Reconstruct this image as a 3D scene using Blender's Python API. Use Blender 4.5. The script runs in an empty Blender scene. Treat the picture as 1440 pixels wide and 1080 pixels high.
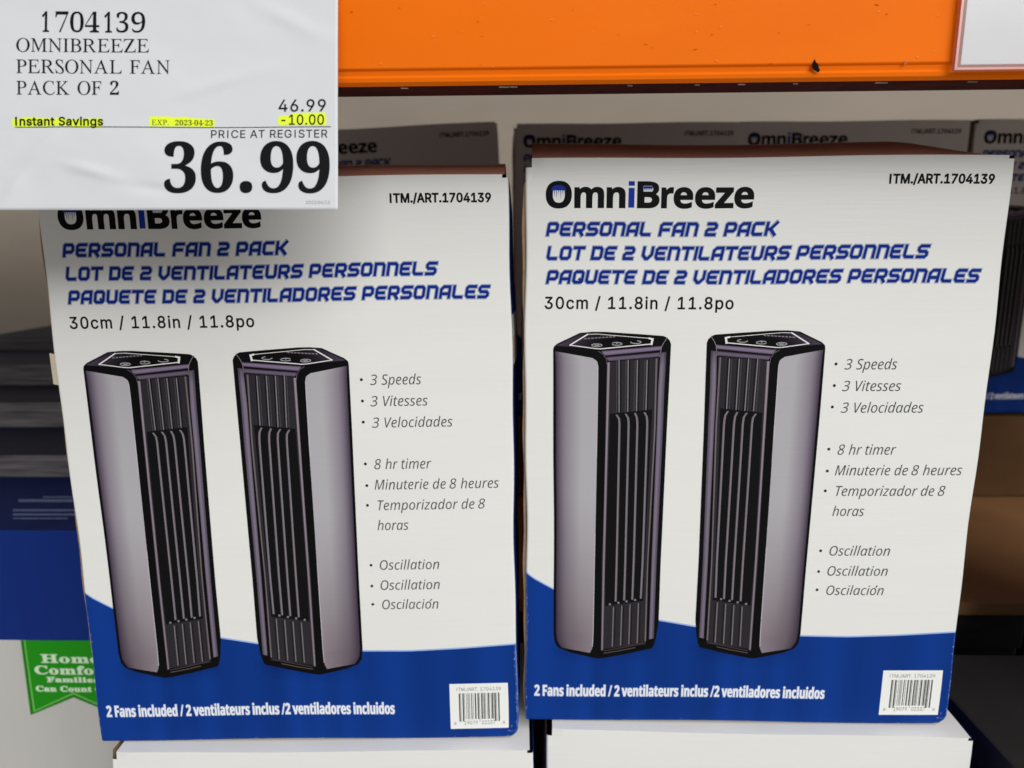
import bpy, bmesh, math, random, os
import numpy as np
from mathutils import Matrix, Vector
from mathutils.geometry import delaunay_2d_cdt

S = bpy.context.scene
C = S.collection
random.seed(4)

# ------------------------------------------------------------------ camera
FPX = 999.5                                   # focal length in photo pixels (1440 wide)
RW = np.array([[0.9996639, 0.0253447, -0.0054516],
               [-0.0004784, -0.1922173, -0.9813523],
               [-0.0259200, 0.9810250, -0.1921406]])      # world -> camera (x right, y down, z forward)
CAM = np.array([0.00288, -0.39863, 0.29312])
cd = bpy.data.cameras.new('camera')
cam = bpy.data.objects.new('camera', cd)
C.objects.link(cam)
m = Matrix.Identity(4)
for i in range(3):
    m[i][0], m[i][1], m[i][2], m[i][3] = RW[0][i], -RW[1][i], -RW[2][i], CAM[i]
cam.matrix_world = m
cd.sensor_width = 36.0
cd.lens = 36.0 * FPX / 1440.0
cd.clip_start, cd.clip_end = 0.01, 100
cd.dof.use_dof = True
cd.dof.focus_distance = 0.36
cd.dof.aperture_fstop = 9.0
S.camera = cam

# ------------------------------------------------------------------ light
w = bpy.data.worlds.new('World')
S.world = w
w.use_nodes = True
bg = w.node_tree.nodes['Background']
bg.inputs[0].default_value = (0.98, 0.99, 1.0, 1)
bg.inputs[1].default_value = 0.24

def area(name, loc, target, sx, sy, power, col):
    l = bpy.data.lights.new(name, 'AREA')
    l.shape = 'RECTANGLE'
    l.size, l.size_y, l.energy, l.color = sx, sy, power, col
    o = bpy.data.objects.new(name, l)
    C.objects.link(o)
    o.location = loc
    o.rotation_euler = (Vector(target) - Vector(loc)).to_track_quat('-Z', 'Y').to_euler()
    return o
# two rows of warehouse ceiling lights over the aisle
area('ceiling_light', (2.1, -1.9, 3.4), (0, -.4, 0.1), 5.0, 1.6, 105, (1.0, 0.99, 0.97))
area('ceiling_light', (2.4, -5.8, 2.9), (0, -1, 0.1), 6.0, 2.0, 300, (0.99, 1.0, 1.0))

S.view_settings.view_transform = 'Standard'
S.view_settings.look = 'None'
S.view_settings.gamma = 1
S.view_settings.exposure = 0.11
S.cycles.use_denoising = True
S.cycles.max_bounces = 8

# ------------------------------------------------------------------ helpers
def lin(r, g, b):
    return tuple(((c / 255) / 12.92 if c / 255 <= 0.04045 else ((c / 255 + 0.055) / 1.055) ** 2.4) for c in (r, g, b))

def ray(x, y):
    return RW.T @ np.array([(x - 720) / FPX, (y - 540) / FPX, 1.0])
def at(x, y, Y):                    # point on the upright plane Y = const seen at photo pixel x, y
    d = ray(x, y)
    return CAM + d * ((Y - CAM[1]) / d[1])
def atz(x, y, Z):                   # point on the level plane Z = const seen at photo pixel x, y
    d = ray(x, y)
    return CAM + d * ((Z - CAM[2]) / d[2])

def tag(o, label=None, cat=None, group=None, kind=None):
    if label: o['label'] = label
    if cat: o['category'] = cat
    if group: o['group'] = group
    if kind: o['kind'] = kind
    return o
def empty(name, loc=(0, 0, 0)):
    o = bpy.data.objects.new(name, None)
    o.empty_display_size = 0.02
    o.location = loc
    C.objects.link(o)
    return o
def link(name, me, mats, parent=None):
    o = bpy.data.objects.new(name, me)
    C.objects.link(o)
    if not isinstance(mats, (list, tuple)): mats = [mats]
    for q in mats: me.materials.append(q)
    if parent: o.parent = parent
    return o
def mesh(name, v, f, mats, parent=None, idx=None, smooth=False):
    me = bpy.data.meshes.new(name)
    me.from_pydata([tuple(map(float, p)) for p in v], [], f)
    if idx is not None: me.polygons.foreach_set('material_index', idx)
    if smooth: me.polygons.foreach_set('use_smooth', [True] * len(me.polygons))
    me.update()
    return link(name, me, mats, parent)
def box(name, lo, hi, mat, parent=None, bevel=0.0, face_mats=None):
    bm = bmesh.new()
    bmesh.ops.create_cube(bm, size=1)
    for v in bm.verts:
        v.co = Vector([lo[k] + (v.co[k] + 0.5) * (hi[k] - lo[k]) for k in range(3)])
    if bevel: bmesh.ops.bevel(bm, geom=list(bm.edges), offset=bevel, segments=2, affect='EDGES', profile=0.7)
    if face_mats:
        for f in bm.faces:
            n = f.normal
            for key, k in face_mats.items():
                ax, sg = 'xyz'.index(key[1]), (1 if key[0] == '+' else -1)
                if n[ax] * sg > 0.6: f.material_index = k
    me = bpy.data.meshes.new(name)
    bm.to_mesh(me)
    bm.free()
    return link(name, me, mat, parent)

# ------------------------------------------------------------------ materials
def mat(name, col, rough=0.5, spec=0.5, noise=None, bump=None, coat=0.0, metal=0.0):
    """noise=(scale xyz, amount, detail) mixes the colour darker/lighter; bump=(scale xyz, strength, distance)"""
    q = bpy.data.materials.new(name)
    q.use_nodes = True
    nt = q.node_tree
    b = nt.nodes['Principled BSDF']
    b.inputs['Base Color'].default_value = (*col, 1)
    b.inputs['Roughness'].default_value = rough
    b.inputs['Specular IOR Level'].default_value = spec
    b.inputs['Coat Weight'].default_value = coat
    b.inputs['Coat Roughness'].default_value = 0.15
    b.inputs['Metallic'].default_value = metal
    tc = nt.nodes.new('ShaderNodeTexCoord')
    def nz(scale, detail=4):
        mp = nt.nodes.new('ShaderNodeMapping')
        mp.inputs['Scale'].default_value = scale
        t = nt.nodes.new('ShaderNodeTexNoise')
        t.inputs['Scale'].default_value = 1
        t.inputs['Detail'].default_value = detail
        nt.links.new(tc.outputs['Object'], mp.inputs[0])
        nt.links.new(mp.outputs[0], t.inputs['Vector'])
        return t.outputs['Fac']
    if noise:
        sc, am, det = noise
        n = nz(sc, det)
        r = nt.nodes.new('ShaderNodeMapRange')
        r.inputs['From Min'].default_value, r.inputs['From Max'].default_value = 0.25, 0.75
        r.inputs['To Min'].default_value, r.inputs['To Max'].default_value = 1 - am, 1 + am
        nt.links.new(n, r.inputs[0])
        vm = nt.nodes.new('ShaderNodeVectorMath')
        vm.operation = 'SCALE'
        vm.inputs[0].default_value = col
        nt.links.new(r.outputs[0], vm.inputs['Scale'])
        nt.links.new(vm.outputs[0], b.inputs['Base Color'])
    if bump:
        sc, st, di = bump
        bp = nt.nodes.new('ShaderNodeBump')
        bp.inputs['Strength'].default_value = st
        bp.inputs['Distance'].default_value = di
        nt.links.new(nz(sc, 3), bp.inputs['Height'])
        nt.links.new(bp.outputs[0], b.inputs['Normal'])
    return q

CB = ((25, 25, 480), 0.25, 0.0004)           # faint level corrugation showing through the liner
M_white = mat('white_liner', (0.745, 0.74, 0.71), 0.34, 0.5, ((9, 9, 60), 0.012, 3), CB)
M_blue = mat('blue_liner', lin(22, 60, 150), 0.3, 0.5, ((30, 30, 4), 0.12, 3), CB)
M_top = mat('white_top_liner', (0.80, 0.79, 0.77), 0.26, 0.55, ((20, 20, 20), 0.05, 3))
M_flap = mat('flap_liner_orange_reflection', (0.62, 0.27, 0.19), 0.3, 0.5, ((30, 30, 30), 0.12, 3))  # red-brown base colour stands in for the orange rack reflected in the flap
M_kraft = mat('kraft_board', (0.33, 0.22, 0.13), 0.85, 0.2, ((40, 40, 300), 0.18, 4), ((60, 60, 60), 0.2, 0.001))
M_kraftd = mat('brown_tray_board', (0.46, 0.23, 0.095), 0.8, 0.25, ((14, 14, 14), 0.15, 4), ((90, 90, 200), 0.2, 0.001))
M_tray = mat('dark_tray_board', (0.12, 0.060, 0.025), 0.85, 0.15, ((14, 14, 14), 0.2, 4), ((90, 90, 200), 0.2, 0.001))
M_tab = mat('tan_tape', (0.55, 0.46, 0.35), 0.5, 0.4, ((40, 40, 40), 0.08, 3))
M_orange = mat('orange_rack_paint', (.80, .150, .003), 0.5, 0.05, ((5, 5, 14), 0.09, 6), ((160, 160, 160), 0.18, 0.0004))
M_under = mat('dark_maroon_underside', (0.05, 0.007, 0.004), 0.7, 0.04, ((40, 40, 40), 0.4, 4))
M_steel = mat('worn_bare_steel', (0.32, 0.27, 0.25), 0.4, 0.5, ((90, 20, 20), 0.4, 4), None, 0, 0.6)
M_chip = mat('black_chip', (0.008, 0.007, 0.006), 0.9, 0.02)
M_paper = mat('white_sign_paper', (0.58, 0.59, 0.61), 0.6, 0.3, ((8, 8, 8), 0.015, 4), ((11, 11, 17), 0.5, 0.006))
M_deck = mat('red_brown_deck_board', (0.30, 0.12, 0.07), 0.7, 0.3, ((3, 8, 3), 0.07, 4), ((50, 50, 50), 0.2, 0.001))
M_back = mat('brown_divider_board', (0.275, 0.232, 0.188), 0.8, 0.2, ((4, 4, 10), 0.08, 4))
M_floor = mat('concrete', (0.32, 0.31, 0.29), 0.6, 0.4, ((5, 5, 5), 0.15, 6))
M_navy = mat('navy_carton', (0.007, 0.018, 0.10), 0.6, 0.08, ((20, 20, 20), 0.2, 4), ((60, 60, 60), 0.2, 0.001))
M_navyd = mat('black_navy_carton', (0.007, 0.010, 0.030), 0.55, 0.15, ((25, 25, 25), 0.3, 4), ((60, 60, 60), 0.3, 0.002))
M_nblue = mat('blue_carton', lin(13, 42, 116), 0.45, 0.15, ((90, 90, 6), 0.05, 3), ((200, 200, 20), 0.15, 0.0005))
M_ngrey = mat('grey_printed_band', (0.115, 0.105, 0.11), 0.5, 0.3, ((14, 60, 300), 0.75, 6))
M_nwhite = mat('pale_grey_carton', (0.52, 0.505, 0.48), 0.5, 0.4, ((60, 60, 6), 0.03, 3))
M_black = mat('black_carton', (0.02, 0.018, 0.018), 0.45, 0.5, ((20, 20, 60), 0.3, 4))
M_bgrey = mat('dark_grey_carton', (0.045, 0.038, 0.036), 0.5, 0.3, ((30, 30, 90), 0.35, 4))

def ink_mat(name, rough, streak=0.0):
    q = mat(name, (1, 1, 1), rough, 0.06, None, CB)
    nt = q.node_tree
    a = nt.nodes.new('ShaderNodeAttribute')
    a.attribute_name = 'Col'
    nt.links.new(a.outputs['Color'], nt.nodes['Principled BSDF'].inputs['Base Color'])
    return q
M_ink = ink_mat('printed_ink', 0.40)
M_inkp = ink_mat('sign_ink', 0.6)
clear = mat('clear_sleeve', (0.95, 0.9, 0.9), 0.12, 0.5)
clear.node_tree.nodes['Principled BSDF'].inputs['Alpha'].default_value = 0.12
M_sleeve = clear
M_sleeve_edge = mat('sleeve_welded_edge', (0.62, 0.30, 0.27), 0.25, 0.5)

# ------------------------------------------------------------------ 2-D lettering engine
FDIR = os.path.join(bpy.utils.resource_path('LOCAL'), 'datafiles', 'fonts')
_fonts = {}
def font(fn):
    if fn not in _fonts:
        try: _fonts[fn] = bpy.data.fonts.load(os.path.join(FDIR, fn))
        except Exception: _fonts[fn] = None
    return _fonts[fn]
INTER, MATH = 'Inter.woff2', 'NotoSansMath-Regular.woff2'
def shift(s, up, lo, dg):
    if font(MATH) is None: return s
    r = ''
    for ch in s:
        if 'A' <= ch <= 'Z' and up: r += chr(up + ord(ch) - 65)
        elif ch == 'h' and lo == 0x1D44E: r += '\u210e'
        elif 'a' <= ch <= 'z' and lo: r += chr(lo + ord(ch) - 97)
        elif '0' <= ch <= '9' and dg: r += chr(dg + ord(ch) - 48)
        else: r += ch
    return r
serif_bold = lambda s: shift(s, 0x1D400, 0x1D41A, 0x1D7CE)
serif_it = lambda s: shift(s, 0x1D434, 0x1D44E, 0)
sans_bold = lambda s: shift(s, 0x1D5D4, 0x1D5EE, 0x1D7EC)
sans_it = lambda s: shift(s, 0x1D608, 0x1D622, 0)

def outlines(body, fn, res=4, spacing=1.0):
    c = bpy.data.curves.new('lettering', 'FONT')
    c.body = body
    if font(fn): c.font = font(fn)
    c.size, c.resolution_u, c.space_character = 1.0, res, spacing
    c.dimensions, c.fill_mode = '2D', 'NONE'
    o = bpy.data.objects.new('lettering', c)
    C.objects.link(o)
    dg = bpy.context.evaluated_depsgraph_get()
    me = o.evaluated_get(dg).to_mesh()
    co = np.array([v.co[:2] for v in me.vertices])
    nxt = {e.vertices[0]: e.vertices[1] for e in me.edges}
    loops, seen = [], set()
    for s in list(nxt):
        if s in seen: continue
        lp, k = [], s
        while k not in seen and k in nxt:
            seen.add(k); lp.append(k); k = nxt[k]
        if len(lp) > 2: loops.append(co[lp])
    o.evaluated_get(dg).to_mesh_clear()
    bpy.data.objects.remove(o)
    bpy.data.curves.remove(c)
    if fn == INTER: loops = [plain_i(l) for l in loops]
    tot = sum(sarea(l) for l in loops)
    if tot < 0: loops = [l[::-1] for l in loops]
    return loops
def plain_i(p):
    """set the capital I without its cross strokes"""
    q = clean(p)
    e = np.roll(q, -1, 0) - q
    if len(q) != 12 or (np.abs(e).min(1) > 2e-3).any(): return p
    lo, hi = q.min(0), q.max(0)
    if (np.abs(q[:, 0] - lo[0]) < 2e-3).sum() != 4 or (np.abs(q[:, 1] - hi[1]) < 2e-3).sum() != 2: return p
    xs = sorted(set(np.round(q[:, 0], 3)))
    a, b = xs[1], xs[-2]
    r = np.array([(a, lo[1]), (b, lo[1]), (b, hi[1]), (a, hi[1])])
    return r if sarea(r) * sarea(q) > 0 else r[::-1]
_cap = {}
def capof(fn, fx=lambda q: q):
    k = (fn, fx('H'))
    if k not in _cap:
        L = outlines(fx('H'), fn)
        _cap[k] = max(p[:, 1].max() for p in L) - min(p[:, 1].min() for p in L)
    return _cap[k]
def sarea(p):
    x, y = p[:, 0], p[:, 1]
    return 0.5 * np.sum(x * np.roll(y, -1) - y * np.roll(x, -1))
def clean(p, eps=1e-5):
    keep = [0]
    for i in range(1, len(p)):
        if np.hypot(*(p[i] - p[keep[-1]])) > eps: keep.append(i)
    if len(keep) > 1 and np.hypot(*(p[keep[-1]] - p[keep[0]])) <= eps: keep.pop()
    return p[keep]
def grow(loops, d, dx=None):
    """push every outline outwards by d (inwards if negative); dx: other amount sideways"""
    out = []
    dx = d if dx is None else dx
    for p in loops:
        p = clean(p)
        if len(p) < 3: continue
        e = np.roll(p, -1, 0) - p
        e /= np.maximum(np.linalg.norm(e, axis=1, keepdims=True), 1e-9)
        n = np.stack([e[:, 1], -e[:, 0]], 1)
        b = n + np.roll(n, 1, 0)
        k = np.maximum(np.sum(b * b, 1, keepdims=True) / 2, 0.35)
        out.append(p + b / k * np.array([dx, d]))
    return out
def ribbon(pts, t, closed=False):
    p = np.array(pts, float)
    n = len(p)
    L, R = [], []
    for i in range(n):
        a = p[i] - p[i - 1] if (i > 0 or closed) else p[i + 1] - p[i]
        b = p[(i + 1) % n] - p[i] if (i < n - 1 or closed) else a
        a, b = a / np.hypot(*a), b / np.hypot(*b)
        na, nb = np.array([-a[1], a[0]]), np.array([-b[1], b[0]])
        q = na + nb
        q = q / max(q @ q / 2, 0.4)
        L.append(p[i] + q * t / 2); R.append(p[i] - q * t / 2)
    L, R = np.array(L), np.array(R)
    if closed:
        o, h = (L, R) if abs(sarea(L)) > abs(sarea(R)) else (R, L)
        if sarea(o) < 0: o = o[::-1]
        if sarea(h) > 0: h = h[::-1]
        return [o, h]
    r = np.vstack([R, L[::-1]])
    return [r if sarea(r) > 0 else r[::-1]]
def fill(loops, grid=None):
    """triangulate the non-zero-winding union of the outlines"""
    V, E = [], []
    for p in loops:
        p = clean(np.array(p, float))
        if len(p) < 3: continue
        if grid:
            q = []
            for i in range(len(p)):
                a, b = p[i], p[(i + 1) % len(p)]
                k = max(1, int(np.hypot(*(b - a)) / grid))
                q += [a + (b - a) * j / k for j in range(k)]
            p = np.array(q)
        s = len(V)
        V += [Vector(a) for a in p]
        E += [(s + i, s + (i + 1) % len(p)) for i in range(len(p))]
    segA = np.array([V[a][:] for a, b in E]); segB = np.array([V[b][:] for a, b in E])
    if grid:
        lo, hi = segA.min(0), segA.max(0)
        for x in np.arange(lo[0] + grid * .5, hi[0], grid):
            for y in np.arange(lo[1] + grid * .53, hi[1], grid): V.append(Vector((x, y)))
    v, e, f, *_ = delaunay_2d_cdt(V, E, [], 0, 1e-7)
    v = np.array([q[:] for q in v])
    f = np.array([list(t) for t in f if len(t) == 3])
    cen = v[f].mean(1)
    wn = np.zeros(len(cen), int)
    for i0 in range(0, len(cen), 4000):
        c = cen[i0:i0 + 4000]
        ax, ay, bx, by = segA[:, 0], segA[:, 1], segB[:, 0], segB[:, 1]
        cx, cy = c[:, 0][:, None], c[:, 1][:, None]
        side = (bx - ax) * (cy - ay) - (cx - ax) * (by - ay)
        wn[i0:i0 + 4000] = ((ay <= cy) & (by > cy) & (side > 0)).sum(1) - ((ay > cy) & (by <= cy) & (side < 0)).sum(1)
    return v, f[wn > 0]
def fit(loops, x0, x1, y, h=None, ref=None, slant=0.0, keep_x=False):
    """scale outlines so their box spans x0..x1, baseline at y, unit height ref -> h"""
    L = [np.array(p, float) for p in loops]
    if slant: L = [np.stack([p[:, 0] + slant * p[:, 1], p[:, 1]], 1) for p in L]
    a = min(p[:, 0].min() for p in L); b = max(p[:, 0].max() for p in L)
    sx = (x1 - x0) / (b - a)
    sy = sx if h is None else h / ref
    return [np.stack([x0 + (p[:, 0] - a) * sx, y + p[:, 1] * sy], 1) for p in L]

# squarish slanted display lettering of the product title
def techno(text, t):
    c, X0, X1, Y0, Y1 = .13, .1, .8, .1, .9
    e = (t - .2) / 2                                     # caps grow with the stroke
    ring = [(X0 + c, Y0), (X1 - c, Y0), (X1, Y0 + c), (X1, Y1 - c), (X1 - c, Y1), (X0 + c, Y1), (X0, Y1 - c), (X0, Y0 + c)]
    dring = [(X0, Y0), (X1 - c, Y0), (X1, Y0 + c), (X1, Y1 - c), (X1 - c, Y1), (X0, Y1)]
    G = {
     'P': [[(X0, -e), (X0, Y1 - .06), (X0 + .06, Y1), (X1 - c, Y1), (X1, Y1 - c), (X1, .36 + c), (X1 - c, .36), (X0 + .1, .36)]],
     'E': [[(X1 + .1 + e, Y1), (X0 + c, Y1), (X0, Y1 - c), (X0, Y0 + c), (X0 + c, Y0), (X1 + .06 + e, Y0)], [(X0, .5), (X1 - .04 + e, .5)]],
     'R': [[(X0, -e), (X0, Y1 - .06), (X0 + .06, Y1), (X1 - c, Y1), (X1, Y1 - c), (X1, .4 + c), (X1 - c, .4), (X0 + .1, .4)], [(X1 - .32, .4), (X1 + .02, -e)]],
     'S': [[(X1 + .12 + e, Y1), (X0 + c, Y1), (X0, Y1 - c), (X0, .5 + c), (X0 + c, .5), (X1 - c, .5), (X1, .5 - c), (X1, Y0 + c), (X1 - c, Y0), (X0 - .1 - e, Y0)]],
     'N': [[(X0, -e), (X0, Y1), (X1 - c, Y1), (X1, Y1 - c), (X1, -e)]],
     'A': [[(X0, -e), (X0, Y1 - .2), (X0 + .2, Y1), (X1, Y1), (X1, -e)], [(X0, .36), (X1, .36)]],
     'L': [[(X0, 1 + e), (X0, Y0 + c), (X0 + c, Y0), (X1 + .06 + e, Y0)]],
     'F': [[(X1 + .12 + e, Y1), (X0 + c, Y1), (X0, Y1 - c), (X0, -e)], [(X0, .46), (X1 + e, .46)]],
     '2': [[(X0 - .04 - e, Y1), (X1 - c, Y1), (X1, Y1 - c), (X1, .5 + c), (X1 - c, .5), (X0 + c, .5), (X0, .5 - c), (X0, Y0 + .02), (X0 + .02, Y0), (X1 + .06 + e, Y0)]],
     'C': [[(X1 + .08 + e, Y1), (X0 + c, Y1), (X0, Y1 - c), (X0, Y0 + c), (X0 + c, Y0), (X1 + .06 + e, Y0)]],
     'K': [[(X0, -e), (X0, 1 + e)], [(X0, .47), (X0 + .28, .47), (X1 + .1, 1 + e)], [(X0 + .28, .5), (X1 + .06, -e)]],
     'T': [[(-.02 - e, Y1), (.92 + e, Y1)], [(.45, Y1), (.45, -e)]],
     'V': [[(X0, 1 + e), (X0, .36), (.36, .1), (.5, .1), (X1, .4), (X1, 1 + e)]],
     'U': [[(X0, 1 + e), (X0, Y0 + c), (X0 + c, Y0), (X1 - c, Y0), (X1, Y0 + c), (X1, 1 + e)]],
     'I': [[(X0, -e), (X0, 1 + e)]],
    }
    loops, x = [], 0
    for ch in text:
        if ch == ' ':
            x += .46; continue
        if ch in 'OQ': L = ribbon(ring, t, True)
        elif ch == 'D': L = ribbon(dring, t, True)
        else: L = sum((ribbon(s, t) for s in G[ch]), [])
        if ch == 'Q': L = L + ribbon([(.5, .42), (X1 + .04, .06)], t * .8)
        loops += [q + np.array([x, 0]) for q in L]
        x += .36 if ch == 'I' else 1.08
    return loops

# ------------------------------------------------------------------ print = flat coloured pieces laid on a surface
class Print:
    def __init__(s): s.v, s.f, s.c, s.n = [], [], [], 0
    def add(s, v, f, col, layer=0):
        s.v += [(a[0], a[1], layer) for a in v]
        s.f += [tuple(int(k) + s.n for k in t) for t in f]
        s.c += [tuple(col)] * len(v) if np.ndim(col) == 1 else [tuple(c) for c in col]
        s.n += len(v)
    def area(s, loops, col, layer=0, grid=None):
        v, f = fill(loops, grid)
        if callable(col): col = np.array([col(a) for a in v])
        s.add(v, f, col, layer)
    def loft(s, A, B, col, layer=0, nx=6, ny=24):
        """patch between two polylines, colour = col(across 0..1, along 0..1)"""
        def rs(P, n):
            P = np.array(P, float)
            d = np.r_[0, np.cumsum(np.hypot(*np.diff(P, axis=0).T))]
            t = np.unique(np.r_[np.linspace(0, d[-1], n)])
            return np.stack([np.interp(t, d, P[:, 0]), np.interp(t, d, P[:, 1])], 1)
        a, b = rs(A, ny), rs(B, ny)
        v, c, f = [], [], []
        for j in range(ny):
            for i in range(nx):
                k = i / (nx - 1)
                v.append(a[j] * (1 - k) + b[j] * k)
                c.append(col(k, j / (ny - 1)) if callable(col) else col)
        for j in range(ny - 1):
            for i in range(nx - 1):
                p = j * nx + i
                f.append((p, p + 1, p + nx + 1, p + nx))
        s.add(v, f, np.array(c), layer)
    def build(s, name, surf, material, parent=None):
        me = bpy.data.meshes.new(name)
        P = [surf(*q) for q in s.v]
        me.from_pydata([tuple(map(float, p)) for p in P], [], s.f)
        ca = me.color_attributes.new('Col', 'FLOAT_COLOR', 'POINT')
        ca.data.foreach_set('color', np.c_[np.array(s.c, float), np.ones(s.n)].astype(np.float32).ravel())
        # all pieces face the viewer (-Y)
        bm = bmesh.new(); bm.from_mesh(me)
        bm.normal_update()
        bad = [f for f in bm.faces if f.normal.y > 0]
        if bad: bmesh.ops.reverse_faces(bm, faces=bad)
        bm.to_mesh(me); bm.free()
        return link(name, me, material, parent)

# ------------------------------------------------------------------ the setting
g = 6.0
mesh('floor', [(-g, -g, -.352), (g, -g, -.352), (g, g, -.352), (-g, g, -.352)], [(0, 1, 2, 3)], M_floor)['kind'] = 'structure'

# ------------------------------------------------------------------ fan carton
W, H, D = 0.26, 0.3385, 0.125
RAD = 0.0014
def bulge(x, z):
    u, v = min(max(x / W, 0), 1), min(max(z / H, 0), 1)
    b = 0.0012 * math.sin(math.pi * u) * math.sin(math.pi * v)
    b += 0.00012 * math.sin(7 * u + 3 * v) * math.sin(math.pi * u)
    return b
def edge(d):
    return RAD - math.sqrt(max(RAD * RAD - (RAD - d) ** 2, 0)) if d < RAD else 0.0
def yfront(x, z):
    x = min(max(x, 0), W)
    y = -bulge(x, z) + edge(x) + edge(W - x) + 0.6 * edge(max(z, 0))
    return y
def warp(p):                             # panel edges are not ruler straight; one lower corner is crushed
    x, y, z = p
    u = x / W
    x += (.00045 * math.sin(z * 31 + 1) + .0003 * math.sin(z * 83)) * (2 * u - 1) ** 9
    z += .0004 * math.sin(u * 9 + 1) * (2 * z / H - 1)
    d = math.hypot(x - W, max(z, 0))
    if d < .0065:
        t = (1 - d / .0065) ** 2
        x, y, z = x - .0016 * t, y + .0012 * t, z + .0012 * t
    d = math.hypot(x, H - z)
    if d < .012: y += .0015 * (1 - d / .012) ** 2
    return (x, y, z)
def surf(x, z, k=0):                     # print layers lie 0.03 mm apart on the front panel
    return warp((x, yfront(x, z) - 0.00006 - 0.00003 * k, z))
def uv(px, py):                          # front-panel position (metres) of a photo pixel on the right-hand carton
    p = at(px, py, 0.0)
    return np.array([p[0], p[2]])
UW = W                                   # unit: panel width

NS = 10
def sidebow(t, z):                       # the side panels belly out between their folds
    return .0026 * math.sin(math.pi * t) * (math.sin(math.pi * min(max(z / H, 0), 1)) ** .4)
def carton_body():
    xs = sorted(set([0, .0002, .0006, .001, RAD, .0035, W - .006, W - .0047, W - .0035, W - .0024, W - RAD, W - .001, W - .0006, W - .0002, W] + list(np.linspace(.01, W - .01, 25))))
    zs = sorted(set([0, .0003, .0007, RAD, .0025, .004, .0058] + list(np.linspace(.008, H - .012, 32)) + [H - .0048, H - .0018, H]))
    v, f, mi, id_ = [], [], [], {}
    def V(p):
        k = tuple(round(q, 7) for q in p)
        if k not in id_:
            id_[k] = len(v); v.append(p)
        return id_[k]
    for a, b in zip(xs[:-1], xs[1:]):
        for c, d in zip(zs[:-1], zs[1:]):
            if (a < .0034 and d > H - .004) or (b > W - .0034 and d > H - .0015): continue   # die-cut corner notches
            f.append(tuple(V((x, yfront(x, z), z)) for x, z in ((a, c), (b, c), (b, d), (a, d)))); mi.append(0)
    for c, d in zip(zs[:-1], zs[1:]):
        for k in range(NS):
            q = lambda z, j: yfront(W, z) + (D - yfront(W, z)) * j / NS
            sb = lambda z, j: sidebow(j / NS, z)
            f.append((V((W + sb(c, k), q(c, k), c)), V((W + sb(c, k + 1), q(c, k + 1), c)), V((W + sb(d, k + 1), q(d, k + 1), d)), V((W + sb(d, k), q(d, k), d)))); mi.append(1)
            f.append((V((-sb(c, k + 1), q(c, k + 1), c)), V((-sb(c, k), q(c, k), c)), V((-sb(d, k), q(d, k), d)), V((-sb(d, k + 1), q(d, k + 1), d)))); mi.append(2)
    f.append((V((W, D, 0)), V((0, D, 0)), V((0, D, H)), V((W, D, H)))); mi.append(0)
    f.append((V((0, .001, 0)), V((0, D, 0)), V((W, D, 0)), V((W, .001, 0)))); mi.append(2)
    return [warp(p) for p in v], f, mi
def flap(name, amp, parent, mt=None):
    """tuck top: folds at the front edge and rises by amp(x)"""
    nx, ny = 40, 16
    v, f = [], []
    for j in range(ny):
        for i in range(nx):
            x = .0036 + (W - .0056) * i / (nx - 1)
            t = j / (ny - 1)
            y = yfront(x, H) + (D - yfront(x, H)) * t
            a = amp(x / W)
            prof = math.sin(math.pi * min(t / 0.8, 1) ** 0.8) if t < .8 else 0
            q = warp((x, y, H))
            v.append((q[0], q[1], q[2] + a * prof + (.00005 if j else 0)))
    for j in range(ny - 1):
        for i in range(nx - 1):
            p = j * nx + i
            f.append((p, p + 1, p + nx + 1, p + nx))
    return mesh(name, v, f, mt or M_top, parent, smooth=True)

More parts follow.
